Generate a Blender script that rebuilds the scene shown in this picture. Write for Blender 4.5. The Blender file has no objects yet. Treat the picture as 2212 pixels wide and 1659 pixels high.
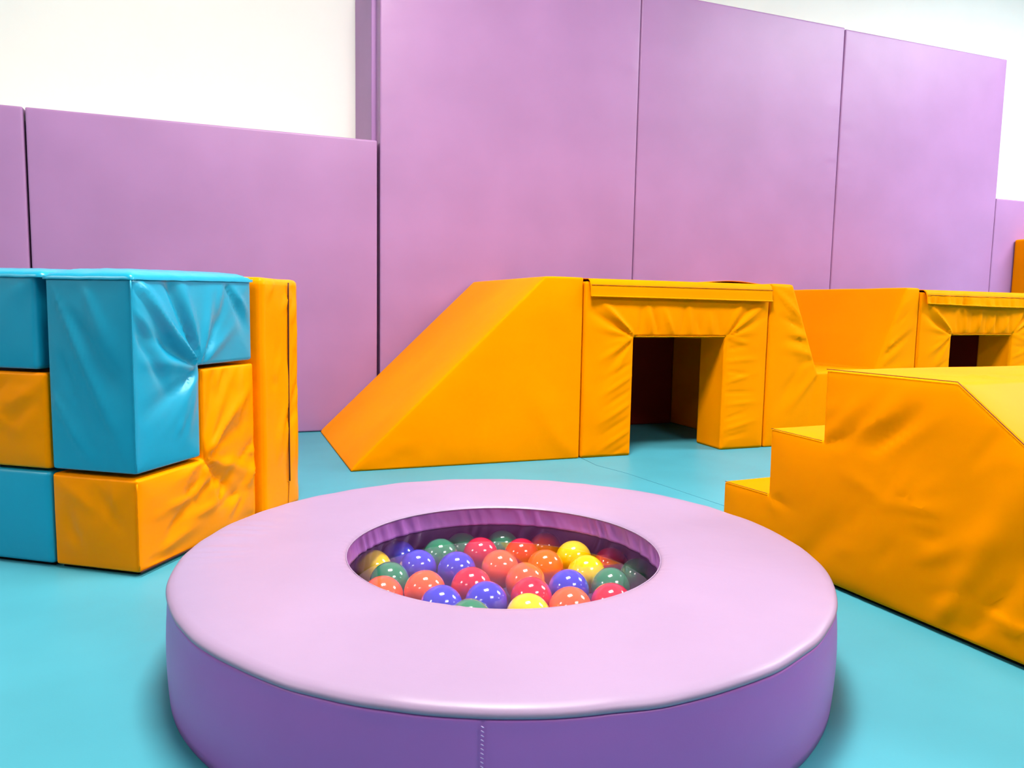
import bpy, bmesh, math, random
from mathutils import Vector, Matrix, noise
S = bpy.context.scene
COL = S.collection

# ------------------------------------------------------------------ camera
F_PX, PITCH, ROLL, CAM_H = 1638.9, 0.10054, 0.01825, 0.54199
Fd = Vector((0, math.cos(PITCH), -math.sin(PITCH)))
Rd = Vector((1, 0, 0)); Ud = Rd.cross(Fd)
R2 = math.cos(ROLL) * Rd + math.sin(ROLL) * Ud
U2 = -math.sin(ROLL) * Rd + math.cos(ROLL) * Ud
cd = bpy.data.cameras.new('camera'); cam = bpy.data.objects.new('camera', cd); COL.objects.link(cam)
m = Matrix((R2, U2, -Fd)).transposed().to_4x4(); m.translation = (0, 0, CAM_H)
cam.matrix_world = m
cd.sensor_fit = 'HORIZONTAL'; cd.sensor_width = 36.0; cd.lens = F_PX / 2212 * 36.0
cd.clip_start = 0.02; cd.clip_end = 100
S.camera = cam

# ------------------------------------------------------------------ world, exposure
w = bpy.data.worlds.new('world'); S.world = w; w.use_nodes = True
w.node_tree.nodes['Background'].inputs[0].default_value = (1, 1, 1, 1)
w.node_tree.nodes['Background'].inputs[1].default_value = 0.3
S.view_settings.view_transform = 'Standard'; S.view_settings.look = 'None'
S.view_settings.gamma = 1; S.view_settings.use_curve_mapping = False
S.view_settings.exposure = 0.0

# frame of the back wall: DX runs along it to the right, DY runs into it
WA = 0.36617
DX = Vector((math.cos(WA), math.sin(WA), 0)); DY = Vector((-math.sin(WA), math.cos(WA), 0))
def wallp(s, d, z=0): return DX * s + DY * d + Vector((0, 0, z))
CEIL = 3.0
WALLD = 3.272           # face of the wall pads
WHITE = 3.80            # plaster wall behind them

# lamps: ceiling panels, (s, d, length, width, strength)
PANELS = [(0.42, 1.20, 0.85, 0.55, 126), (5.0, 1.30, 2.4, 0.9, 42), (1.55, -1.45, 1.1, 0.9, 24),
          (-3.9, 1.20, 1.2, 0.6, 36), (6.2, -1.45, 1.2, 0.6, 12), (-3.0, -1.45, 1.2, 0.6, 14)]  # last panel is added fill for the left block faces

# ------------------------------------------------------------------ helpers
def srgb(r, g, b):
    f = lambda c: (c / 255 / 12.92) if c / 255 <= 0.04045 else ((c / 255 + 0.055) / 1.055) ** 2.4
    return (f(r), f(g), f(b), 1)

def tag(o, label=None, cat=None, group=None, kind=None):
    if label: o['label'] = label
    if cat: o['category'] = cat
    if group: o['group'] = group
    if kind: o['kind'] = kind
    return o

def link(name, bm, mat, parent=None, smooth=True, loc=None, rotz=0):
    me = bpy.data.meshes.new(name); bm.to_mesh(me); bm.free()
    if smooth: me.shade_smooth()
    if mat: me.materials.append(mat)
    o = bpy.data.objects.new(name, me); COL.objects.link(o)
    if parent: o.parent = parent
    if loc is not None: o.location = loc
    o.rotation_euler = (0, 0, rotz)
    return o

def thing(name, loc, rotz=0, **k):
    o = bpy.data.objects.new(name, None); COL.objects.link(o)
    o.empty_display_size = 0.1; o.location = loc; o.rotation_euler = (0, 0, rotz)
    return tag(o, **k)

def vinyl(name, col, rough=0.42, spec=0.35, bump=0.10, bscale=9.0, tint=None, vary=0.05, fine=0.03, coat=0.0, stretch=(1, 1, 1)):
    """padded vinyl: slight large creases, fine leather grain, faint tone variation from wear"""
    mt = bpy.data.materials.new(name); mt.use_nodes = True
    nt = mt.node_tree; N = nt.nodes; L = nt.links
    b = N['Principled BSDF']
    tc = N.new('ShaderNodeTexCoord'); mp = N.new('ShaderNodeMapping'); L.new(tc.outputs['Object'], mp.inputs[0])
    mp.inputs['Scale'].default_value = stretch
    n1 = N.new('ShaderNodeTexNoise'); n1.inputs['Scale'].default_value = bscale; n1.inputs['Detail'].default_value = 3; n1.inputs['Distortion'].default_value = 0.6
    n2 = N.new('ShaderNodeTexNoise'); n2.inputs['Scale'].default_value = 420; n2.inputs['Detail'].default_value = 2
    n3 = N.new('ShaderNodeTexNoise'); n3.inputs['Scale'].default_value = 3.1; n3.inputs['Detail'].default_value = 5
    L.new(mp.outputs[0], n1.inputs[0]); L.new(mp.outputs[0], n2.inputs[0]); L.new(tc.outputs['Object'], n3.inputs[0])
    bp = N.new('ShaderNodeBump'); bp.inputs['Strength'].default_value = bump; bp.inputs['Distance'].default_value = 0.02
    L.new(n1.outputs['Fac'], bp.inputs['Height'])
    bp2 = N.new('ShaderNodeBump'); bp2.inputs['Strength'].default_value = fine; bp2.inputs['Distance'].default_value = 0.002
    L.new(n2.outputs['Fac'], bp2.inputs['Height']); L.new(bp.outputs[0], bp2.inputs['Normal']); L.new(bp2.outputs[0], b.inputs['Normal'])
    mr = N.new('ShaderNodeMapRange'); mr.inputs['From Min'].default_value = 0.35; mr.inputs['From Max'].default_value = 0.65
    mr.inputs['To Min'].default_value = 1 - vary; mr.inputs['To Max'].default_value = 1 + vary
    L.new(n3.outputs['Fac'], mr.inputs['Value'])
    mx = N.new('ShaderNodeVectorMath'); mx.operation = 'SCALE'; mx.inputs[0].default_value = col[:3]
    L.new(mr.outputs[0], mx.inputs['Scale']); L.new(mx.outputs[0], b.inputs['Base Color'])
    b.inputs['Roughness'].default_value = rough; b.inputs['Specular IOR Level'].default_value = spec
    if tint: b.inputs['Specular Tint'].default_value = tint
    if coat: b.inputs['Coat Weight'].default_value = coat; b.inputs['Coat Roughness'].default_value = 0.15
    return mt

def plain(name, col, rough=0.6, spec=0.3, emit=None, es=0):
    mt = bpy.data.materials.new(name); mt.use_nodes = True; b = mt.node_tree.nodes['Principled BSDF']
    b.inputs['Base Color'].default_value = col; b.inputs['Roughness'].default_value = rough; b.inputs['Specular IOR Level'].default_value = spec
    if emit: b.inputs['Emission Color'].default_value = emit; b.inputs['Emission Strength'].default_value = es
    return mt

OR_T = (1.0, 0.55, 0.12, 1)
M = {}
M['orange'] = vinyl('orange_vinyl', (0.82, 0.24, 0.0, 1), 0.5, 0.02, 0.06, 7, OR_T)
M['amber'] = vinyl('amber_vinyl', (0.95, 0.252, 0.0, 1), 0.32, 0.14, 0.10, 9, OR_T)
M['blue'] = vinyl('blue_vinyl', (0.004, 0.275, 0.43, 1), 0.30, 0.6, 0.08, 9, (0.6, 0.95, 1, 1))
M['lilac'] = vinyl('lilac_vinyl', (0.325, 0.160, 0.338, 1), 0.42, 0.35, 0.05, 5)
M['lilac_ring'] = vinyl('lilac_ring_vinyl', (0.28, 0.193, 0.308, 1), 0.40, 0.30, 0.05, 6)
M['lilac_ring_shade'] = vinyl('lilac_ring_shade_vinyl', (0.355, 0.112, 0.42, 1), 0.40, 0.30, 0.05, 6)  # ring vinyl again, with the shade of its sides put into the colour
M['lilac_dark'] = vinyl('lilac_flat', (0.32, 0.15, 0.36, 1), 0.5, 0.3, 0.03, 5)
M['floor'] = vinyl('teal_floor_vinyl', (0.052, 0.27, 0.34, 1), 0.42, 0.20, 0.05, 2.2, None, 0.06)
M['far_wall'] = vinyl('painted_wall', (0.42, 0.40, 0.38, 1), 0.8, 0.2, 0.05, 6, None, 0.01)
M['plaster'] = vinyl('white_plaster', (0.78, 0.765, 0.73, 1), 0.8, 0.2, 0.05, 6, None, 0.01)
M['maroon_shade'] = vinyl('maroon_shade_vinyl', (0.20, 0.016, 0.008, 1), 0.5, 0.1, 0.06, 7)  # dark pads inside the tunnels; the interior gloom is put into this colour
M['base'] = plain('contact_shadow_sheet', (0.006, 0.005, 0.005, 1), 0.9, 0.05)  # near-black sheet standing in for contact shadow under the blocks
M['thread'] = plain('stitch_thread', srgb(90, 60, 120), 0.7)
M['pale_thread'] = plain('pale_stitch_thread', srgb(205, 170, 220), 0.7)
M['brown'] = plain('brown_seam_thread', srgb(120, 55, 0), 0.7)
M['dark_zip'] = plain('zip_tape', srgb(60, 15, 5), 0.7)
M['shade_gap'] = plain('cavity_shade_vinyl', srgb(70, 45, 80), 0.7)  # shade inside the pit cavity is put into the lining colour

# ---- crease fields -------------------------------------------------------
def crease_val(u, v, cr):
    """sum of tapered ridges; each (u0,v0,u1,v1,width,amp)"""
    t_ = 0.0
    for (a, b, c, d, wd, am) in cr:
        ex, ey = c - a, d - b; L2 = ex * ex + ey * ey
        px, py = u - a, v - b
        t = (px * ex + py * ey) / L2
        if t < -0.15 or t > 1.15: continue
        q = (px * ey - py * ex) / math.sqrt(L2)
        wl = wd * (0.35 + 0.9 * min(max(t, 0), 1))
        if abs(q) > 3 * wl: continue
        e = 1.0 if 0.06 < t < 0.55 else (max(0, (t + 0.15) / 0.21) if t <= 0.06 else max(0, (1.15 - t) / 0.6))
        t_ += am * e * math.exp(-(q / wl) ** 2)
    return t_ * 1.5

def rand_creases(seed, n, u0, u1, v0, v1, ang, spread, ln, wd, am):
    r = random.Random(seed); out = []
    for _ in range(n):
        u, v = r.uniform(u0, u1), r.uniform(v0, v1)
        a = math.radians(ang + r.uniform(-spread, spread)); l = ln * r.uniform(0.5, 1.3)
        out.append((u, v, u + math.cos(a) * l, v + math.sin(a) * l, wd * r.uniform(0.6, 1.4), am * r.choice((-1, 1)) * r.uniform(0.5, 1.2)))
    return out

def fan(u, v, spec):
    """creases out of a point: (angle, length, width, amp)"""
    return [(u, v, u + math.cos(math.radians(a)) * l, v + math.sin(math.radians(a)) * l, wd, am) for a, l, wd, am in spec]

def foam(name, poly, y0, y1, mat, parent=None, bevel=0.008, step=0.02, bulge=0.006, bw=0.05, front=(), left=(), top=(), lump=0.0015, lscale=6, seed=0, loc=None, rotz=0, nobevel=False, groove=None, quiet='', ):
    """covered foam block: outline poly (x,z) extruded y0..y1, rounded, finely cut, puffed and creased"""
    bm = bmesh.new()
    A = [bm.verts.new((x, y0, z)) for x, z in poly]; B = [bm.verts.new((x, y1, z)) for x, z in poly]
    n = len(poly)
    bm.faces.new(A); bm.faces.new(B[::-1])
    for i in range(n): bm.faces.new((A[i], B[i], B[(i + 1) % n], A[(i + 1) % n]))
    bmesh.ops.recalc_face_normals(bm, faces=bm.faces)
    if not nobevel:
        bmesh.ops.bevel(bm, geom=list(bm.edges), offset=bevel, segments=3, profile=0.6, affect='EDGES', clamp_overlap=True)
    xs = [p[0] for p in poly]; zs = [p[1] for p in poly]
    def cuts(a, b, st):
        k = max(1, int(round((b - a) / st)))
        return [a + (b - a) * (i + 0.5) / k for i in range(k)]
    bmesh.ops.triangulate(bm, faces=[f for f in bm.faces if len(f.verts) > 4])
    for ax, (a, b) in enumerate(((min(xs), max(xs)), (y0, y1), (min(zs), max(zs)))):
        no = [0, 0, 0]; no[ax] = 1
        for c in cuts(a, b, step * (1.0 if ax != 1 or (y1 - y0) < .3 else 1.4)):
            co = [0, 0, 0]; co[ax] = c
            bmesh.ops.bisect_plane(bm, geom=bm.verts[:] + bm.edges[:] + bm.faces[:], plane_co=co, plane_no=no, dist=1e-6)
    bm.normal_update()
    segs = [(poly[i], poly[(i + 1) % n]) for i in range(n)]
    def dpoly(x, z):
        best = 9
        for (ax_, az), (bx_, bz) in segs:
            ex, ez = bx_ - ax_, bz - az; L2 = ex * ex + ez * ez
            t = max(0, min(1, ((x - ax_) * ex + (z - az) * ez) / L2))
            best = min(best, math.hypot(x - ax_ - ex * t, z - az - ez * t))
        return best
    mv = []
    for v in bm.verts:
        x, y, z = v.co; nn = v.normal.copy()
        if abs(nn.y) > 0.8: dd = dpoly(x, z)
        else:
            dd = min(y - y0, y1 - y)
            # distance to the nearest outline corner along the side
            dc = min(math.hypot(x - p[0], z - p[1]) for p in poly); dd = min(dd, dc)
        k = 1 - math.exp(-max(dd, 0) / bw)
        ed = min(1.0, dd / 0.02)
        h = bulge * k
        h += lump * ed * noise.noise(Vector((x * lscale + seed * 7.3, y * lscale, z * lscale)))
        if ('X' in quiet and nn.x > .5) or ('x' in quiet and nn.x < -.5) or ('Y' in quiet and nn.y > .5) or ('y' in quiet and nn.y < -.5) or ('Z' in quiet and nn.z > .5) or ('z' in quiet and nn.z < -.5):
            h = -abs(h) * .35
        if nn.y < -0.8 and front: h += ed * crease_val(x, z, front)
        elif nn.x < -0.6 and left: h += ed * crease_val(y, z, left)
        elif nn.z > 0.6 and top: h += ed * crease_val(x, y, top)
        mv.append((v, nn * h))
    for v, d in mv:
        v.co += d
    zb = min(zs)
    for v in bm.verts:                      # keep the underside flat on what carries it
        if v.co.z < zb: v.co.z = zb
    return link(name, bm, mat, parent, True, loc, rotz)

def tube(name, pts, r, mat, parent=None, closed=False, seg=6, loc=None, rotz=0):
    bm = bmesh.new(); P = [Vector(p) for p in pts]; n = len(P); rings = []
    for i, p in enumerate(P):
        a = P[(i - 1) % n] if (closed or i > 0) else p; b = P[(i + 1) % n] if (closed or i < n - 1) else p
        t = (b - a).normalized(); up = Vector((0, 0, 1)) if abs(t.z) < 0.9 else Vector((1, 0, 0))
        u = t.cross(up).normalized(); v = u.cross(t)
        rings.append([bm.verts.new(p + (u * math.cos(2 * math.pi * k / seg) + v * math.sin(2 * math.pi * k / seg)) * r) for k in range(seg)])
    for i in range(n if closed else n - 1):
        A, B = rings[i], rings[(i + 1) % n]
        for k in range(seg): bm.faces.new((A[k], A[(k + 1) % seg], B[(k + 1) % seg], B[k]))
    if not closed: bm.faces.new(rings[0][::-1]); bm.faces.new(rings[-1])
    bmesh.ops.recalc_face_normals(bm, faces=bm.faces)
    return link(name, bm, mat, parent, True, loc, rotz)

def box_bm(x0, x1, y0, y1, z0, z1, bev=0):
    bm = bmesh.new(); bmesh.ops.create_cube(bm, size=1)
    for v in bm.verts: v.co = Vector(((x0 + x1) / 2 + v.co.x * (x1 - x0), (y0 + y1) / 2 + v.co.y * (y1 - y0), (z0 + z1) / 2 + v.co.z * (z1 - z0)))
    if bev: bmesh.ops.bevel(bm, geom=list(bm.edges), offset=bev, segments=2, profile=0.6, affect='EDGES')
    return bm

# ------------------------------------------------------------------ the room
FX0, FX1, FY0, FY1 = -5.0, 7.6, -3.9, WHITE
def room_box(name, s0, s1, d0, d1, z0, z1, mat, bev=0):
    return tag(link(name, box_bm(s0, s1, d0, d1, z0, z1, bev), mat, None, False, (0, 0, 0), WA), kind='structure')
def floor_mesh():
    bm = bmesh.new(); nx, ny = 300, 190
    g = []
    for j in range(ny + 1):
        row = []
        for i in range(nx + 1):
            s = FX0 + (FX1 - FX0) * i / nx; d = FY0 + (FY1 - FY0) * j / ny
            row.append(bm.verts.new((s, d, 0)))
        g.append(row)
    for j in range(ny):
        for i in range(nx): bm.faces.new((g[j][i], g[j][i + 1], g[j + 1][i + 1], g[j + 1][i]))
    geom = bmesh.ops.extrude_face_region(bm, geom=bm.faces[:])['geom']
    for v in geom:
        if isinstance(v, bmesh.types.BMVert): v.co.z = -0.05
    bmesh.ops.recalc_face_normals(bm, faces=bm.faces)
    return bm
FLOOR_SEAM = [(0.25, 2.75, 0.0002), (0.30, 2.60, .0002), (0.386, 2.483, 0.0002), (0.50, 2.27, 0.0002), (.60, 2.08, .0002)]
tag(link('floor', floor_mesh(), M['floor'], None, False, (0, 0, 0), WA), kind='structure')
room_box('wall_back', FX0, FX1, WHITE, WHITE + 0.1, 0, CEIL, M['plaster'])
room_box('wall_left', FX0 - 0.1, FX0, FY0, WHITE + .1, 0, CEIL, M['far_wall'])
room_box('wall_right', FX1, FX1 + 0.1, FY0, WHITE + .1, 0, CEIL, M['far_wall'])
room_box('wall_front', FX0 - .1, FX1 + .1, FY0 - 0.1, FY0, 0, CEIL, M['far_wall'])
room_box('ceiling', FX0 - .1, FX1 + .1, FY0 - .1, WHITE + 0.1, CEIL, CEIL + 0.1, M['plaster'])
SM = plain('mat_seam', (0.035, 0.19, 0.25, 1), .6)
tag(tube('trim_1', FLOOR_SEAM, .0008, SM), kind='structure')
# boxed-out masonry that carries the pads
PT = 0.10
room_box('wall_boxing', 0.650, 4.310, WALLD + PT, WHITE, 0, 2.022, M['plaster'])
room_box('wall_ledge_left', FX0, 0.560, WALLD + PT, WHITE, 0, 1.20, M['plaster'])
room_box('wall_ledge_right', 4.320, FX1, WALLD + PT, WHITE, 0, 1.20, M['plaster'])

# ceiling lights
names = ['above the ball pit', 'nearest the right end of the back wall', 'behind the camera to the right', 'above the far left of the room', 'at the back right of the room', 'behind the camera to the left, added as fill light']
for (s, d, ln, wd, st), nm in zip(PANELS, names):
    t = thing('ceiling_light', wallp(s, d, CEIL), WA, label='flat white ceiling light panel ' + nm, cat='ceiling light', group='ceiling light panels')
    em = plain('light_diffuser', (1, 1, 1, 1), 0.5, 0.2, (1.0, 0.93, 0.87, 1) if s < 4 else (0.97, 0.97, 1.0, 1), st)
    link('frame', (lambda b: b)(box_bm(-ln / 2 - .03, ln / 2 + .03, -wd / 2 - .03, wd / 2 + .03, -0.03, 0, 0.004)), M['plaster'], t, False)
    link('diffuser', box_bm(-ln / 2, ln / 2, -wd / 2, wd / 2, -0.036, -0.028), em, t, False)

# ------------------------------------------------------------------ wall pads
def pucker(seed, x0, x1, z1, sides):
    r = random.Random(seed); out = []
    for sd in sides:
        for _ in range(int(34 * z1)):
            z = r.uniform(0.1, z1 - .1); l = r.uniform(0.03, 0.10)
            if sd == 'l': out.append((x0 + .006, z, x0 + l, z + r.uniform(-.012, .006), 0.007, r.uniform(-.0011, .0012)))
            else: out.append((x1 - .006, z, x1 - l, z + r.uniform(-.012, .006), 0.007, r.uniform(-.0011, .0012)))
    return out
def wall_pad(s0, s1, h, lab, seed, sides='l', bulge=.005):
    o = foam('wall_pad', [(s0, 0.002), (s1, 0.002), (s1, h), (s0, h)], 0, PT - .002, M['lilac'], None, 0.007, 0.022, bulge, 0.10,
             front=pucker(seed, s0, s1, h, sides), lump=0.0016, lscale=2.5, seed=seed, loc=DY * (WALLD + .004), rotz=WA, quiet='XxY')
    return tag(o, lab, 'wall pad', 'lilac pads on the back wall')
wall_pad(-1.93, -0.657, 1.232, 'low lilac padded panel at the far left, cut off by the picture edge', 1, 'r')
wall_pad(-0.650, 0.628, 1.232, 'wide low lilac padded panel behind the blue and orange block cube', 2, '')
wall_pad(0.640, 1.873, 2.040, 'leftmost of the three tall lilac padded panels', 3, 'lr')
wall_pad(1.878, 3.100, 2.040, 'middle one of the three tall lilac padded panels', 4, 'lr')
wall_pad(3.105, 4.318, 2.034, 'rightmost of the three tall lilac padded panels', 5, 'lr')
wall_pad(4.323, 5.60, 1.240, 'low lilac padded panel at the right edge behind the upright orange slab', 6, 'l')
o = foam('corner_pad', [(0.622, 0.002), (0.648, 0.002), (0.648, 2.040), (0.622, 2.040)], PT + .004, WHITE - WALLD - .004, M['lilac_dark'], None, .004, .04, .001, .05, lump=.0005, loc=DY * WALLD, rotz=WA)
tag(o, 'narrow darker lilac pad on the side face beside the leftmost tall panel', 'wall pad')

# ------------------------------------------------------------------ orange soft play run along the wall
FD = 2.4518; DEP = WALLD - FD - 0.008; H = 0.652
def at_front(): return DY * FD
# slide
sl = thing('foam_slide', wallp(0.383, FD), WA, label='plain orange foam slide sloping down to the left beside the first tunnel', cat='slide')
def sh(poly, dx): return [(x - dx, z) for x, z in poly]
slp = sh([(0.383, 0), (1.206, 0), (1.206, H), (1.058, H), (0.390, 0.012)], 0.383)
cr = [(0.03, 0.01, 0.16, 0.06, .010, .0025), (0.09, 0.015, 0.22, 0.03, .012, -.002), (0.13, .07, .24, .04, .012, -.003), (0.12, .10, .26, .02, .014, .0025),
      (.80, .03, .70, .18, .02, -.004), (.79, .02, .60, .30, .05, .004), (.45, .02, .44, .12, .02, .0015), (.36, .02, .33, .1, .02, .0012), (.55, .02, .56, .10, .02, -.0012)]
foam('foam_body', slp, 0, DEP, M['orange'], sl, .010, .022, .006, .06, front=cr, lump=.0015, lscale=3, seed=11, quiet='XY')

def tunnel(s0, s1, dx0, dx1, dh, lab, seed, frills, flapwave, side=False):
    t = thing('play_tunnel', wallp(s0, FD), WA, label=lab, cat='play tunnel', group='orange foam tunnels')
    W = s1 - s0; a, b = dx0 - s0, dx1 - s0; TH = 0.165; Hh = H - 0.012
    poly = [(0, 0), (a, 0), (a, dh), (b, dh), (b, 0), (W, 0), (W, Hh), (0, Hh)]
    r = random.Random(seed)
    fr = fan(a, dh, [(138, .19, .011, .0075), (153, .20, .013, -.006), (168, .16, .011, .003), (196, .12, .010, .0025), (212, .16, .010, .0045), (228, .17, .012, -.003), (240, .15, .01, .003)])
    fr += fan(b, dh, [(63, .18, .010, .0045), (47, .21, .010, -.005), (36, .24, .011, .005), (24, .22, .010, -.003), (10, .15, .01, .002), (-14, .14, .010, .002)])
    for k in range(frills):
        u = a + (b - a) * (k + .6) / frills + r.uniform(-.01, .01)
        fr.append((u, dh + .004, u + r.uniform(-.04, .015) * (1 if seed == 2 else -1) * -1, dh + r.uniform(.07, .13), .009, r.uniform(.003, .0062) * (1 if k % 2 else -1)))
    # left leg diagonal folds, right leg flatter folds
    for k in range(7):
        z = .05 + k * .05
        fr.append((a - .004, z, a - .004 - .13, z - .075, .010, .0028 if k % 2 else -.0022))
    for k in range(9):
        z = .04 + k * .045 + r.uniform(-.01, .01)
        fr.append((b + .012, z, b + .012 + r.uniform(.08, .15), z + r.uniform(-.02, .045), .008, .0022 if k % 2 else -.0018))
    foam('front_arch', poly, 0, TH, M['orange'], t, .010, .0082, .006, .03, front=fr, lump=.003, lscale=7, seed=seed, quiet='XxYZ')
    foam('roof_pad', [(0.004, Hh - .12), (W - .004, Hh - .12), (W - .004, Hh), (0.004, Hh)], TH + .003, DEP - .155, M['orange'], t, .01, .04, .003, .05, lump=.001, seed=seed + 1, quiet='XxYyZ')
    foam('back_pad', [(0, 0), (W, 0), (W, Hh), (0, Hh)], DEP - .15, DEP, M['maroon_shade'], t, .01, .04, .003, .05, lump=.001, seed=seed + 2, quiet='XxYyZ')
    if side: foam('side_pad', [(W - .16, 0), (W - .003, 0), (W - .003, Hh - .125), (W - .16, Hh - .125)], TH + .006, DEP - .156, M['maroon_shade'], t, .01, .04, .003, .05, lump=.001, seed=seed + 3, quiet='XYyZ')
    ex = .0025
    tube('doorway_piping', [(a + .006 + (b - a - .012) * k / 30, -.004 + .0006 * math.sin(k * 2.1), dh + .0012 + .0006 * math.sin(k * 1.3)) for k in range(31)] , .0014, M['orange'], t)
    if not side:
        bm = bmesh.new(); g = []
        for i in range(31):
            x = W * .62 + W * .38 * i / 30; z = Hh + .011 + .010 * math.sin(math.pi * i / 30) ** 1.4
            g.append([bm.verts.new((x, y, z - (y > .2) * .006)) for y in (.03, .10, .18, .28)])
        for i in range(30):
            for j in range(3): bm.faces.new((g[i][j], g[i + 1][j], g[i + 1][j + 1], g[i][j + 1]))
        lf_ = link('loose_cover', bm, M['orange'], t); md = lf_.modifiers.new('s', 'SOLIDIFY'); md.thickness = .002
    # flap lying over the top and hanging down the front
    bm = bmesh.new(); nx = 90; prof = []
    yy = [DEP * .9, .3, .06, .0, -.012, -.017, -.018, -.018, -.018, -.019, -.019]
    zz = [Hh + .008, Hh + .010, Hh + .0115, Hh + .009, Hh + .001, Hh - .012, Hh - .022, Hh - .032, Hh - .042, Hh - .050, Hh - .054]
    g = []
    for i in range(nx + 1):
        x = 0.012 + (W - .016) * i / nx
        row = []
        for j, (y, z) in enumerate(zip(yy, zz)):
            k = max(0, (j - 4)) / 6
            wv = flapwave * k * (noise.noise(Vector((x * 26, seed, z * 4))) + .5 * noise.noise(Vector((x * 60, seed, z * 9)))) if flapwave else 0.0006 * k * noise.noise(Vector((x * 12, seed, 0)))
            sag = (.004 * math.sin(x * 5 + seed) if flapwave else -.004 * x) * k
            row.append(bm.verts.new((x + .003 * k, y + wv - (.002 * k if flapwave else 0), z + sag)))
        g.append(row)
    for i in range(nx):
        for j in range(len(yy) - 1): bm.faces.new((g[i][j], g[i][j + 1], g[i + 1][j + 1], g[i + 1][j]))
    bmesh.ops.recalc_face_normals(bm, faces=bm.faces)
    hem = [g[i][-1].co.copy() + Vector((0, -.001, .002)) for i in range(nx + 1)]
    fl = link('top_flap', bm, M['orange'], t)
    sd = fl.modifiers.new('s', 'SOLIDIFY'); sd.thickness = .003; sd.offset = 0
    tube('hem', hem, .0032, M['orange'], fl, seg=8)
    tube('stitching', [(p.x, -.020 + (p.y + .019) * .3, Hh - .0125) for p in hem], .0009, M['brown'], fl, seg=5)
    return t
tunnel(1.212, 2.022, 1.418, 1.820, 0.443, 'orange foam tunnel with smooth top flap, doorway facing the ball pit', 1, 9, 0)
tunnel(2.823, 3.640, 3.022, 3.400, 0.458, 'orange foam tunnel with crumpled top flap at the right edge', 2, 9, .016, True)

# valley shaped bridge between the tunnels
vb = thing('foam_valley', wallp(2.026, FD), WA, label='orange foam block with a V shaped dip between the two tunnels', cat='foam block')
vp = sh([(2.030, 0), (2.816, 0), (2.816, H + .004), (2.742, H + .004), (2.592, .305), (2.281, .300), (2.135, H), (2.030, H)], 2.026)
cr = [(.112, .62, .02, .66, .010, .003), (.185, .50, .03, .62, .010, .005), (.20, .47, .06, .52, .010, -.005), (.215, .44, .08, .46, .010, .004), (.22, .41, .09, .44, .011, -.004), (.235, .37, .08, .40, .012, .004), (.245, .35, .13, .33, .012, -.003),
      (.25, .30, .12, .16, .016, .004), (.25, .28, .22, .10, .012, -.003), (.16, .32, .05, .15, .02, -.003),
      (.575, .30, .72, .42, .010, .004), (.60, .36, .74, .46, .010, -.004), (.62, .40, .76, .50, .011, .004), (.58, .29, .78, .33, .012, .003), (.63, .47, .76, .57, .011, -.003), (.66, .55, .75, .62, .01, .003)]
foam('foam_body', vp, 0, DEP, M['orange'], vb, .010, .0125, .005, .04, front=cr, lump=.0025, lscale=6, seed=21, quiet='Y')
# upright slab right of the second tunnel
o = foam('foam_slab', [(0, 0), (.62, 0), (.62, 1.004), (0, 1.004)], 0, .16, M['orange'], None, .012, .03, .004, .05, lump=.001, seed=5, loc=wallp(4.492, WALLD - .165), rotz=WA)
tag(o, 'tall upright orange foam slab standing at the right edge behind the second tunnel', 'foam slab')

# ------------------------------------------------------------------ steps with slide, right foreground
SA = Vector((0.6459, 1.4459, 0)); SANG = -1.1449
st = thing('foam_steps', SA, SANG, label='orange foam step block with three steps and a slide, right foreground', cat='foam steps')
sp = [(-.342, .008), (.790, .008), (.218, .431), (-.058, .430), (-.056, .288), (-.200, .292), (-.198, .147), (-.342, .144)]
cr = [(-.055, .285, .06, .40, .018, .004), (-.05, .288, .03, .36, .010, -.0025), (-.056, .283, .10, .33, .02, -.003), (.02, .30, .14, .41, .02, .004), (.06, .29, .16, .37, .016, -.0045), (.10, .30, .20, .38, .016, .003),
      (-.2, .145, -.16, .11, .012, .003), (-.2, .143, -.12, .13, .012, -.002),
      (.10, .20, .22, .215, .012, .003), (.08, .21, .0, .24, .016, .002), (.22, .03, .36, .33, .030, .006), (.27, .02, .41, .27, .022, -.005), (.30, .09, .34, .16, .010, .0035), (.34, .06, .50, .10, .008, .0035), (.18, .12, .30, .2, .02, .003), (-.1, .02, .05, .20, .035, -.003), (.2, .06, .27, .10, .012, -.0025), (.30, .07, .36, .06, .01, .003)]
cr = [c[:5] + (c[5] * .62,) for c in cr]
cr += rand_creases(5, 24, -.3, .6, .02, .40, 35, 40, .09, .010, .0014)
tp = rand_creases(8, 60, .1, .6, .05, .75, 70, 35, .12, .010, .002)
foam('foam_body', sp, 0, .80, M['orange'], st, .007, .0115, .005, .05, front=cr, top=tp, lump=.003, lscale=5, seed=31)
foam('base', [(-.330, 0), (.770, 0), (.770, .010), (-.330, .010)], .012, .788, M['base'], st, .001, .3, 0, .05, lump=0, seed=3)  # inset dark sheet drawn as the contact shadow below the steps
edge = [(.775, .018), (.218, .4325), (-.056, .4315)]
tube('top_seam', [(a + (c - a) * k / 24, -.0010 , b + (d - b) * k / 24 + .0005) for (a, b), (c, d) in zip(edge, edge[1:]) for k in range(25)], .0009, M['brown'], st)
tube('step_seam', [(-.058 - .14 * k / 20, -.001, .2885 + .003 * k / 20) for k in range(21)], .0007, M['brown'], st)
tube('step_seam', [(-.200 - .138 * k / 20, -.001, .1475 - .003 * k / 20) for k in range(21)], .0007, M['brown'], st)

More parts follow.
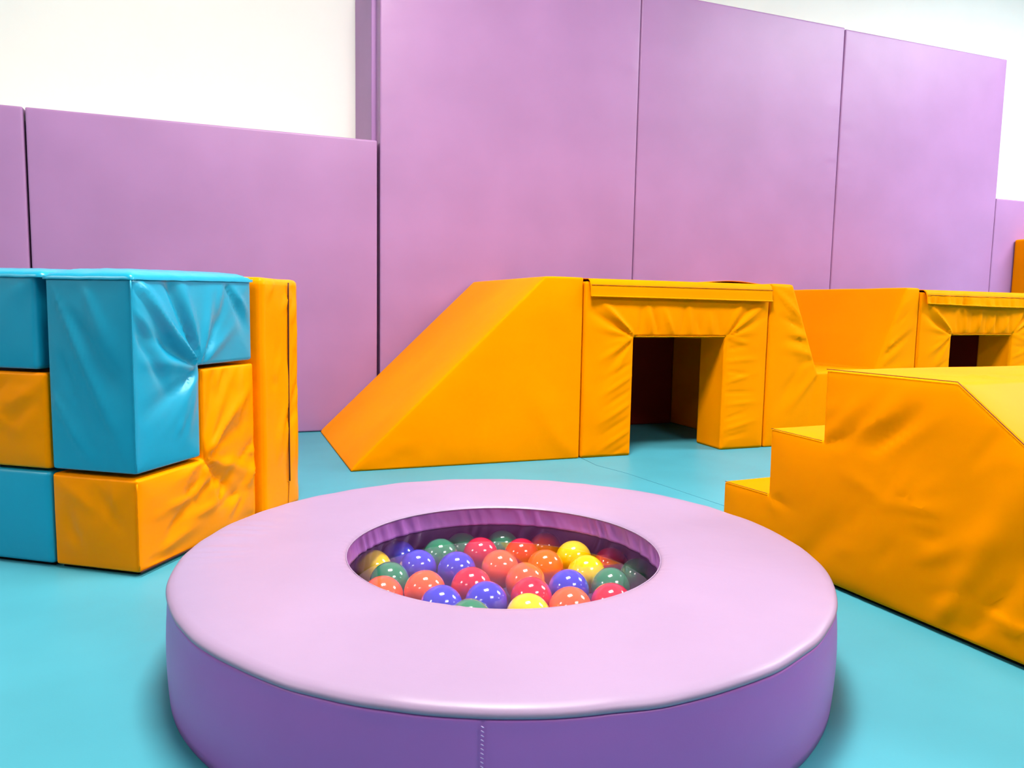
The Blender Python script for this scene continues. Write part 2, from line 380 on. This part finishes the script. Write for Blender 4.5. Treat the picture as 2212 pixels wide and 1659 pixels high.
# ------------------------------------------------------------------ stack of interlocking blocks, left
CA = Vector((-0.7260, 1.4472, 0)); CANG = math.pi / 2 - 0.235       # local x: into depth along the right face, local y: along the left face
def block(poly, y0, y1, mat, lab, **k):
    k['quiet'] = 'XYZz'
    o = foam('foam_block', poly, y0, y1, mat, None, .008, k.pop('step', .009), k.pop('bulge', .005), .035, loc=CA, rotz=CANG, **k)
    return tag(o, lab, 'foam block', 'interlocking cube of blue and orange foam blocks')
b1 = thing('foam_block', CA, CANG, label='blue foam block with an arm at the upper corner of the block cube', cat='foam block', group='interlocking cube of blue and orange foam blocks')
fr = fan(.2, .4, [(118, .25, .013, -.009), (106, .20, .011, .005), (140, .26, .016, .008), (155, .22, .015, -.007), (172, .19, .013, .004), (205, .2, .016, -.004), (228, .16, .014, .003), (75, .16, .012, .0045), (58, .19, .013, -.004), (35, .17, .012, .003), (250, .16, .012, .003)])
fr += [(.02, .585, .10, .50, .012, .005), (.01, .56, .11, .45, .012, -.005), (.01, .52, .10, .41, .014, .005), (.015, .47, .09, .36, .012, -.004), (.30, .58, .37, .48, .011, -.005), (.33, .57, .39, .51, .009, .004), (.28, .57, .26, .50, .008, .003), (.12, .27, .18, .37, .015, .003)]
lf = [(.17, .55, .03, .26, .010, .0035), (.12, .50, .01, .33, .022, -.004), (.155, .42, .08, .24, .018, -.003), (.10, .56, .04, .42, .02, .003), (.18, .35, .10, .22, .012, .003), (.06, .28, .13, .40, .02, -.002)]
foam('foam_body', [(0, .204), (.198, .204), (.198, .404), (.400, .404), (.400, .597), (0, .586)], 0, .196, M['blue'], b1, .008, .0085, .005, .035, front=fr, left=lf, lump=.003, lscale=7, seed=41, quiet='XYzZ')
# loosely fitted top cover: lip and domed sheet
def cover(x0, x1, y0, y1, z0, z1, par, seed, mat, name='top_cover'):
    bm = bmesh.new(); nx, ny = 44, 26; g = []
    for i in range(nx + 1):
        r_ = []
        for j in range(ny + 1):
            u, v = i / nx, j / ny; x = x0 + (x1 - x0) * u; y = y0 + (y1 - y0) * v
            e = min(x - x0, x1 - x, y - y0, y1 - y)
            z = z0 + (z1 - z0) * (1 - math.exp(-e / .022)) + .0015 * noise.noise(Vector((x * 30, y * 30, seed)))
            z += .010 * (u if x1 - x0 > .3 else 0)
            r_.append(bm.verts.new((x, y, z)))
        g.append(r_)
    for i in range(nx):
        for j in range(ny): bm.faces.new((g[i][j], g[i + 1][j], g[i + 1][j + 1], g[i][j + 1]))
    bd = [e for e in bm.edges if e.is_boundary]
    ex = bmesh.ops.extrude_edge_only(bm, edges=bd)['geom']
    for q in ex:
        if isinstance(q, bmesh.types.BMVert): q.co.z -= .006
    bmesh.ops.recalc_face_normals(bm, faces=bm.faces)
    return link(name, bm, mat, par)
cover(-.004, .404, -.004, .197, .587, .604, b1, 3, M['blue'])
tube('corner_seam', [(-.0025, -.0025, .21 + .37 * k / 20) for k in range(21)], .0016, M['blue'], b1)

fr = fan(.2, .2, [(38, .20, .013, .006), (60, .18, .012, .004), (20, .18, .012, -.003), (-20, .20, .014, .004), (-45, .18, .015, -.005), (200, .10, .010, .004), (-70, .15, .012, .003), (75, .18, .012, -.002)])
fr += rand_creases(12, 26, .02, .38, .02, .19, 25, 30, .12, .012, .0042) + rand_creases(13, 9, .22, .38, .2, .38, 60, 25, .10, .012, .003)
lf = rand_creases(14, 7, .03, .18, .03, .18, 60, 50, .08, .014, .0022)
y1b = block([(0, .007), (.410, .007), (.406, .396), (.206, .396), (.206, .196), (0, .196)], .0, .198, M['amber'], 'L shaped orange foam block at the lower front corner of the block cube', front=fr, left=lf, lump=.004, lscale=8, seed=51)
tube('corner_seam', [(-.003, -.003, .012 + .175 * k / 12) for k in range(13)], .0016, M['amber'], y1b)
foam('base', [(.012, 0), (.395, 0), (.395, .010), (.012, .010)], .012, .19, M['base'], y1b, .001, .2, 0, .05, lump=0)  # dark sheet as contact shadow along the block's lower edge
tube('bottom_seam', [(.40 * k / 20, -.003, .010) for k in range(21)], .0018, M['dark_zip'], y1b)

y3 = thing('foam_block', CA, CANG, label='tall orange foam block with a dark zip at the far end of the block cube', cat='foam block', group='interlocking cube of blue and orange foam blocks')
fr = rand_creases(15, 22, .44, .6, .05, .58, 75, 30, .10, .011, .0035)
foam('foam_body', [(.426, 0), (.604, 0), (.604, .603), (.426, .603)], -.012, .198, M['amber'], y3, .016, .0105, .004, .03, front=fr, lump=.003, lscale=8, seed=61, quiet='Yx')
tube('zip', [(.545 - .004 * math.sin(k / 24 * 2.2), -.0175 , .595 - .52 * k / 24) for k in range(25)], .0022, M['dark_zip'], y3)
tube('stitching', [(.5 + .032 + .01 * math.sin(k), -.0168, .075 - .062 * k / 8) for k in range(1)] + [(.541 - .006 * k / 8, -.016, .072 - .062 * k / 8) for k in range(9)], .0008, M['brown'], y3)

b2 = block([(0, .007), (.60, .007), (.60, .197), (0, .197)], .204, .60, M['blue'], 'blue foam block on the floor at the lower left of the block cube', lump=.002, seed=71, step=.02)
foam('base', [(.012, 0), (.59, 0), (.59, .010), (.012, .010)], .212, .59, M['base'], b2, .001, .3, 0, .05, lump=0)  # contact shadow of the blue block, shaped as a dark sheet
lf = [(.24, .36, .33, .30, .012, .003), (.30, .38, .40, .29, .014, -.003), (.26, .27, .36, .33, .01, .002)] + rand_creases(17, 10, .21, .40, .22, .38, 150, 30, .10, .012, .0022)
block([(0, .202), (.60, .202), (.60, .396), (0, .396)], .204, .60, M['amber'], 'orange foam block in the middle layer at the left of the block cube', left=lf, lump=.002, seed=72, step=.0125)
b3 = thing('foam_block', CA, CANG, label='blue foam block on the upper left of the block cube beside the gap', cat='foam block', group='interlocking cube of blue and orange foam blocks')
lf = [(.235, .585, .26, .55, .008, .003), (.23, .56, .25, .50, .01, -.002)]
foam('foam_body', [(0, .402), (.60, .402), (.60, .590), (0, .590)], .222, .60, M['blue'], b3, .008, .014, .005, .035, left=lf, lump=.002, seed=73, quiet='XYz')
cover(-.004, .604, .2, .604, .590, .604, b3, 7, M['blue'])

# ------------------------------------------------------------------ ring ball pit
RC = Vector((-0.0085, 1.205, 0)); RR, RH, RI, FZ = 0.500, 0.153, 0.2514, 0.1165
ring = thing('ball_pit_ring', RC, 0, label='round lilac padded ring with a clear sheet over its ball filled centre', cat='ball pit')
def lathe(name, prof, mat, parent, seg=360, disp=None, closed=False):
    bm = bmesh.new(); rings = []
    for i in range(seg):
        a = 2 * math.pi * i / seg
        row = []
        for j, (r, z) in enumerate(prof):
            dr, dz = disp(a, j, r, z) if disp else (0, 0)
            row.append(bm.verts.new(((r + dr) * math.cos(a), (r + dr) * math.sin(a), z + dz)))
        rings.append(row)
    n = len(prof)
    for i in range(seg):
        A, B = rings[i], rings[(i + 1) % seg]
        for j in range(n if closed else n - 1):
            bm.faces.new((A[j], B[j], B[(j + 1) % n], A[(j + 1) % n]))
    bmesh.ops.recalc_face_normals(bm, faces=bm.faces)
    return link(name, bm, mat, parent)
def interp(pts, n):
    out = []
    for (a, b), (c, d) in zip(pts, pts[1:]):
        for k in range(n): out.append((a + (c - a) * k / n, b + (d - b) * k / n))
    out.append(pts[-1]); return out
SEAMZ = 0.141
top_prof = [(RR - .0035, SEAMZ - .0002), (RR + .0012, SEAMZ + .0012), (RR + .0020, SEAMZ + .004), (RR + .0005, SEAMZ + .0075), (RR - .004, SEAMZ + .0108), (RR - .012, RH + .0008)]
top_prof += [(RR - .03, RH + .0022), (RR - .06, RH + .003)] + [(RR - .06 - (RR - .06 - RI - .03) * k / 14, RH + .003) for k in range(1, 15)]
top_prof += [(RI + .015, RH + .002), (RI + .006, RH + .0005), (RI + .002, RH - .0015), (RI, RH - .004)]
def top_disp(a, j, r, z):
    x, y = r * math.cos(a), r * math.sin(a)
    d = .0012 * noise.noise(Vector((x * 7, y * 7, 0)))
    if r > RR - .02:                                  # the edge of the cover wobbles along its seam
        d += .0016 * noise.noise(Vector((a * 9, 0, 3)))
        return (.0016 * noise.noise(Vector((a * 5, 2, 0))), d * .8)
    if r < RI + .012: d += .0006 * noise.noise(Vector((math.cos(a) * 30, math.sin(a) * 30, 1)))
    # short radial tucks on the left flank of the cover
    aa = math.degrees(a) % 360
    if 155 < aa < 200 and r > RR - .11:
        k = math.sin(math.radians((aa - 155) * 4)) * min(1, (r - RR + .11) / .05)
        d += .0016 * k * math.sin(a * 75 + 2 * math.sin(a * 21))
    return (0, d)
lathe('top_cover', top_prof, M['lilac_ring'], ring, 420, top_disp)
side_prof = [(RR - .0040, SEAMZ + .0004), (RR + .0004, SEAMZ - .0012), (RR + .0010, SEAMZ - .003), (RR + .0008, SEAMZ - .006)] + [(RR + .001 + .0035 * math.sin(math.pi * k / 10), SEAMZ - .006 - (SEAMZ - .008) * k / 10) for k in range(1, 11)] + [(RR - .006, 0.0005), (RI + .06, 0.0005)]
def side_disp(a, j, r, z):
    x, y = math.cos(a), math.sin(a)
    if j >= len(side_prof) - 2: return (0, 0)
    d = .0016 * noise.noise(Vector((x * 4, y * 4, z * 9)))
    d += .0016 * noise.noise(Vector((a * 5, 2, 0))) * max(0, 1 - (SEAMZ - z) / .03)
    aa = (math.degrees(a) + 90) % 360                       # 0 at the front joint
    aj = min(abs(aa + 1.6), abs(aa - 358.4))
    d -= .0022 * math.exp(-(aj / .35) ** 2)
    return (d, .0016 * .8 * noise.noise(Vector((a * 9, 0, 3))) * (1 if z > .1 else 0))
lathe('side_panel', side_prof, M['lilac_ring_shade'], ring, 900, side_disp)
lip = [(RI + .0005, RH - .0035)] + [(RI + .0015 + .001 * math.sin(math.pi * k / 9), RH - .004 - (RH - .004 - FZ) * k / 9) for k in range(10)] + [(RI + .006, FZ - .0008)]
def lip_disp(a, j, r, z):
    t = (RH - z) / (RH - FZ); aa = a + .05 * t
    q = math.sin(aa * 46 + 2.6 * math.sin(aa * 7) + 1.7 * math.sin(aa * 13 + 1))
    amp = .0040 * (0.55 + .6 * noise.noise(Vector((math.cos(aa) * 3, math.sin(aa) * 3, 5))))
    w_ = (abs(q) ** .7) * (1 if q > 0 else -1)
    return (amp * w_ * (.35 + .65 * math.sin(math.pi * min(1, t * .8 + .12))) * (1 if j < len(lip) - 1 else .3) + .0008 * noise.noise(Vector((aa * 30, t * 2, 0))), 0)
lathe('inner_lip', lip, M['lilac_ring_shade'], ring, 900, lip_disp)
tube('lip_edge_piping', [((RI - .0002) * math.cos(2 * math.pi * k / 240), (RI - .0002) * math.sin(2 * math.pi * k / 240), RH - .0028) for k in range(240)], .0010, M['lilac_ring'], ring, closed=True)
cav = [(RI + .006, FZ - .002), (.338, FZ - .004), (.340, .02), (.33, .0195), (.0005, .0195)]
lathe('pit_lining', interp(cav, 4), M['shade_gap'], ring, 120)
# clear sheet
fm = bpy.data.materials.new('clear_vinyl_sheet'); fm.use_nodes = True
N, L = fm.node_tree.nodes, fm.node_tree.links; N.clear()
out = N.new('ShaderNodeOutputMaterial'); mixs = N.new('ShaderNodeMixShader'); tr = N.new('ShaderNodeBsdfTransparent'); gl = N.new('ShaderNodeBsdfGlossy'); ge = N.new('ShaderNodeNewGeometry')
tr.inputs[0].default_value = (.97, .97, .98, 1); gl.inputs['Roughness'].default_value = .035
def mth(op, a_, b_=0.0, c_=None):          # Schlick reflectance, the same from both sides of the sheet
    q = N.new('ShaderNodeMath'); q.operation = op; q.use_clamp = False
    for i_, v_ in enumerate((a_, b_) if c_ is None else (a_, b_, c_)):
        if isinstance(v_, (int, float)): q.inputs[i_].default_value = v_
        else: L.new(v_, q.inputs[i_])
    return q.outputs[0]
dt = N.new('ShaderNodeVectorMath'); dt.operation = 'DOT_PRODUCT'; L.new(ge.outputs['Normal'], dt.inputs[0]); L.new(ge.outputs['Incoming'], dt.inputs[1])
ab = mth('ABSOLUTE', dt.outputs['Value']); ff = mth('POWER', mth('SUBTRACT', 1.0, ab), 5.0)
ml_out = mth('MINIMUM', mth('MULTIPLY_ADD', ff, 1.25, 0.055), 1.0)
L.new(ml_out, mixs.inputs[0]); L.new(tr.outputs[0], mixs.inputs[1]); L.new(gl.outputs[0], mixs.inputs[2]); L.new(mixs.outputs[0], out.inputs[0])
def film_disp(a, j, r, z): return (0, .0006 * noise.noise(Vector((r * math.cos(a) * 6, r * math.sin(a) * 6, 9))))
lathe('clear_cover', [(RI + .02, FZ)] + [((RI + .015) * (1 - k / 16) + .0004, FZ) for k in range(17)], fm, ring, 160, film_disp)
# stitches down the front joint of the side panel
JA = math.radians(-90 - 1.6 + .0)
bm = bmesh.new()
for k in range(30):
    z = SEAMZ - .006 - k * .0044
    rr = RR + .0032 + .0035 * math.sin(math.pi * (SEAMZ - z) / SEAMZ)
    for sgn in (0,):
        p = Vector((rr * math.cos(JA), rr * math.sin(JA), z))
        mt = Matrix.Translation(p) @ Matrix.Rotation(.55, 4, 'Y') @ Matrix.Diagonal((.0022, .0006, .0007, 1))
        bmesh.ops.create_icosphere(bm, subdivisions=1, radius=1, matrix=mt)
link('stitching', bm, M['pale_thread'], ring)

# ------------------------------------------------------------------ balls
BR = 0.0338
BC = {'yellow': srgb(255, 205, 0), 'blue': srgb(52, 62, 200), 'green': srgb(22, 125, 85), 'orange': srgb(255, 95, 35), 'red': srgb(205, 25, 50)}
BM = {}
for k, c in BC.items():
    mt = plain(k + '_ball_plastic', c, .12, .5); b = mt.node_tree.nodes['Principled BSDF']
    b.inputs['Coat Weight'].default_value = 1.0; b.inputs['Coat Roughness'].default_value = .03
    b.inputs['Subsurface Weight'].default_value = .25; b.inputs['Subsurface Radius'].default_value = (1, .6, .5); b.inputs['Subsurface Scale'].default_value = .006
    BM[k] = mt
BALLS = [
 ('yellow', -0.2467, 1.339, 0.065, 'dull yellow ball against the left rim of the pit'),
 ('blue', -0.2087, 1.397, 0.0653, 'dark blue ball at the back left, behind the leftmost bright blue ball'),
 ('green', -0.203, 1.2554, 0.0719, 'green ball in front of the leftmost yellow ball'),
 ('orange', -0.2031, 1.1869, 0.072, 'orange ball at the front left, half hidden by the rim'),
 ('orange', -0.1349, 1.1896, 0.0818, 'orange ball right of the left green ball, in full view'),
 ('blue', -0.1624, 1.3183, 0.0739, 'blue ball in the left part between a green and an orange ball'),
 ('green', -0.1281, 1.3785, 0.0757, 'bright green ball in the back row, left of the red balls'),
 ('blue', -0.0904, 1.2874, 0.0818, 'blue ball behind the large red ball left of centre'),
 ('green', -0.0946, 1.4722, 0.0609, 'dim green ball at the back rim, the left one of two'),
 ('red', -0.0542, 1.4102, 0.07, 'red ball in the back row between two green balls'),
 ('red', -0.061, 1.2089, 0.0818, 'large red ball left of centre behind the front blue ball'),
 ('blue', -0.1027, 1.1298, 0.08, 'blue ball at the front left rim beside the front blue ball'),
 ('blue', -0.0341, 1.1449, 0.0818, 'large front blue ball left of the front yellow ball'),
 ('green', -0.0555, 1.0792, 0.0788, 'sliver of a green ball at the front rim under two blue balls'),
 ('orange', -0.0153, 1.3014, 0.0818, 'orange ball near the middle, behind the central red and orange balls'),
 ('green', -0.0136, 1.4808, 0.0649, 'green ball at the back rim, the right one of two'),
 ('red', 0.024, 1.4232, 0.0657, 'red ball in the back row left of the brownish orange ball'),
 ('orange', 0.0734, 1.4939, 0.0568, 'brownish orange ball in shade at the back rim'),
 ('orange', 0.067, 1.346, 0.0694, 'golden orange ball left of the two bright yellow balls'),
 ('orange', 0.0286, 1.2367, 0.0818, 'orange ball behind the central red ball'),
 ('yellow', 0.1224, 1.3937, 0.0716, 'yellow ball at the back right, the farther of two yellow neighbours'),
 ('yellow', 0.1372, 1.2973, 0.0767, 'yellow ball at the right, the nearer of two yellow neighbours'),
 ('blue', 0.0989, 1.2062, 0.0818, 'blue ball right of the central red ball, the only blue one at the right'),
 ('red', 0.1938, 1.4012, 0.0577, 'dark red ball in shade near the right back rim'),
 ('green', 0.2368, 1.3463, 0.0567, 'green ball against the right rim'),
 ('green', 0.1728, 1.2385, 0.075, 'green ball between the right blue ball and the rightmost green ball'),
 ('red', 0.1652, 1.1697, 0.0736, 'red ball at the front right rim below a green ball'),
 ('red', 0.0367, 1.168, 0.0818, 'large red ball just behind the front yellow ball'),
 ('yellow', 0.0306, 1.0996, 0.0808, 'yellow ball at the front rim, cut off by the padding'),
 ('orange', 0.0965, 1.1324, 0.0802, 'orange ball at the front rim right of the front yellow ball')]
bmb = bmesh.new(); bmesh.ops.create_uvsphere(bmb, u_segments=48, v_segments=32, radius=BR)
for v in bmb.verts:                                       # faint mould seam round the middle
    if abs(v.co.z) < BR * .03: v.co *= 1.006
base = {}
for k in BC:
    me = bpy.data.meshes.new('pit_ball'); bmb.to_mesh(me); me.shade_smooth(); me.materials.append(BM[k]); base[k] = me
bmb.free()
rb = random.Random(4)
for c, x, y, z, lab in BALLS:
    o = bpy.data.objects.new('pit_ball', base[c]); COL.objects.link(o)
    o.location = (x, y, z); o.rotation_euler = (rb.uniform(-.6, .6), rb.uniform(-.6, .6), rb.uniform(0, 6))
    tag(o, lab, 'ball', 'plastic balls in the ring pit')
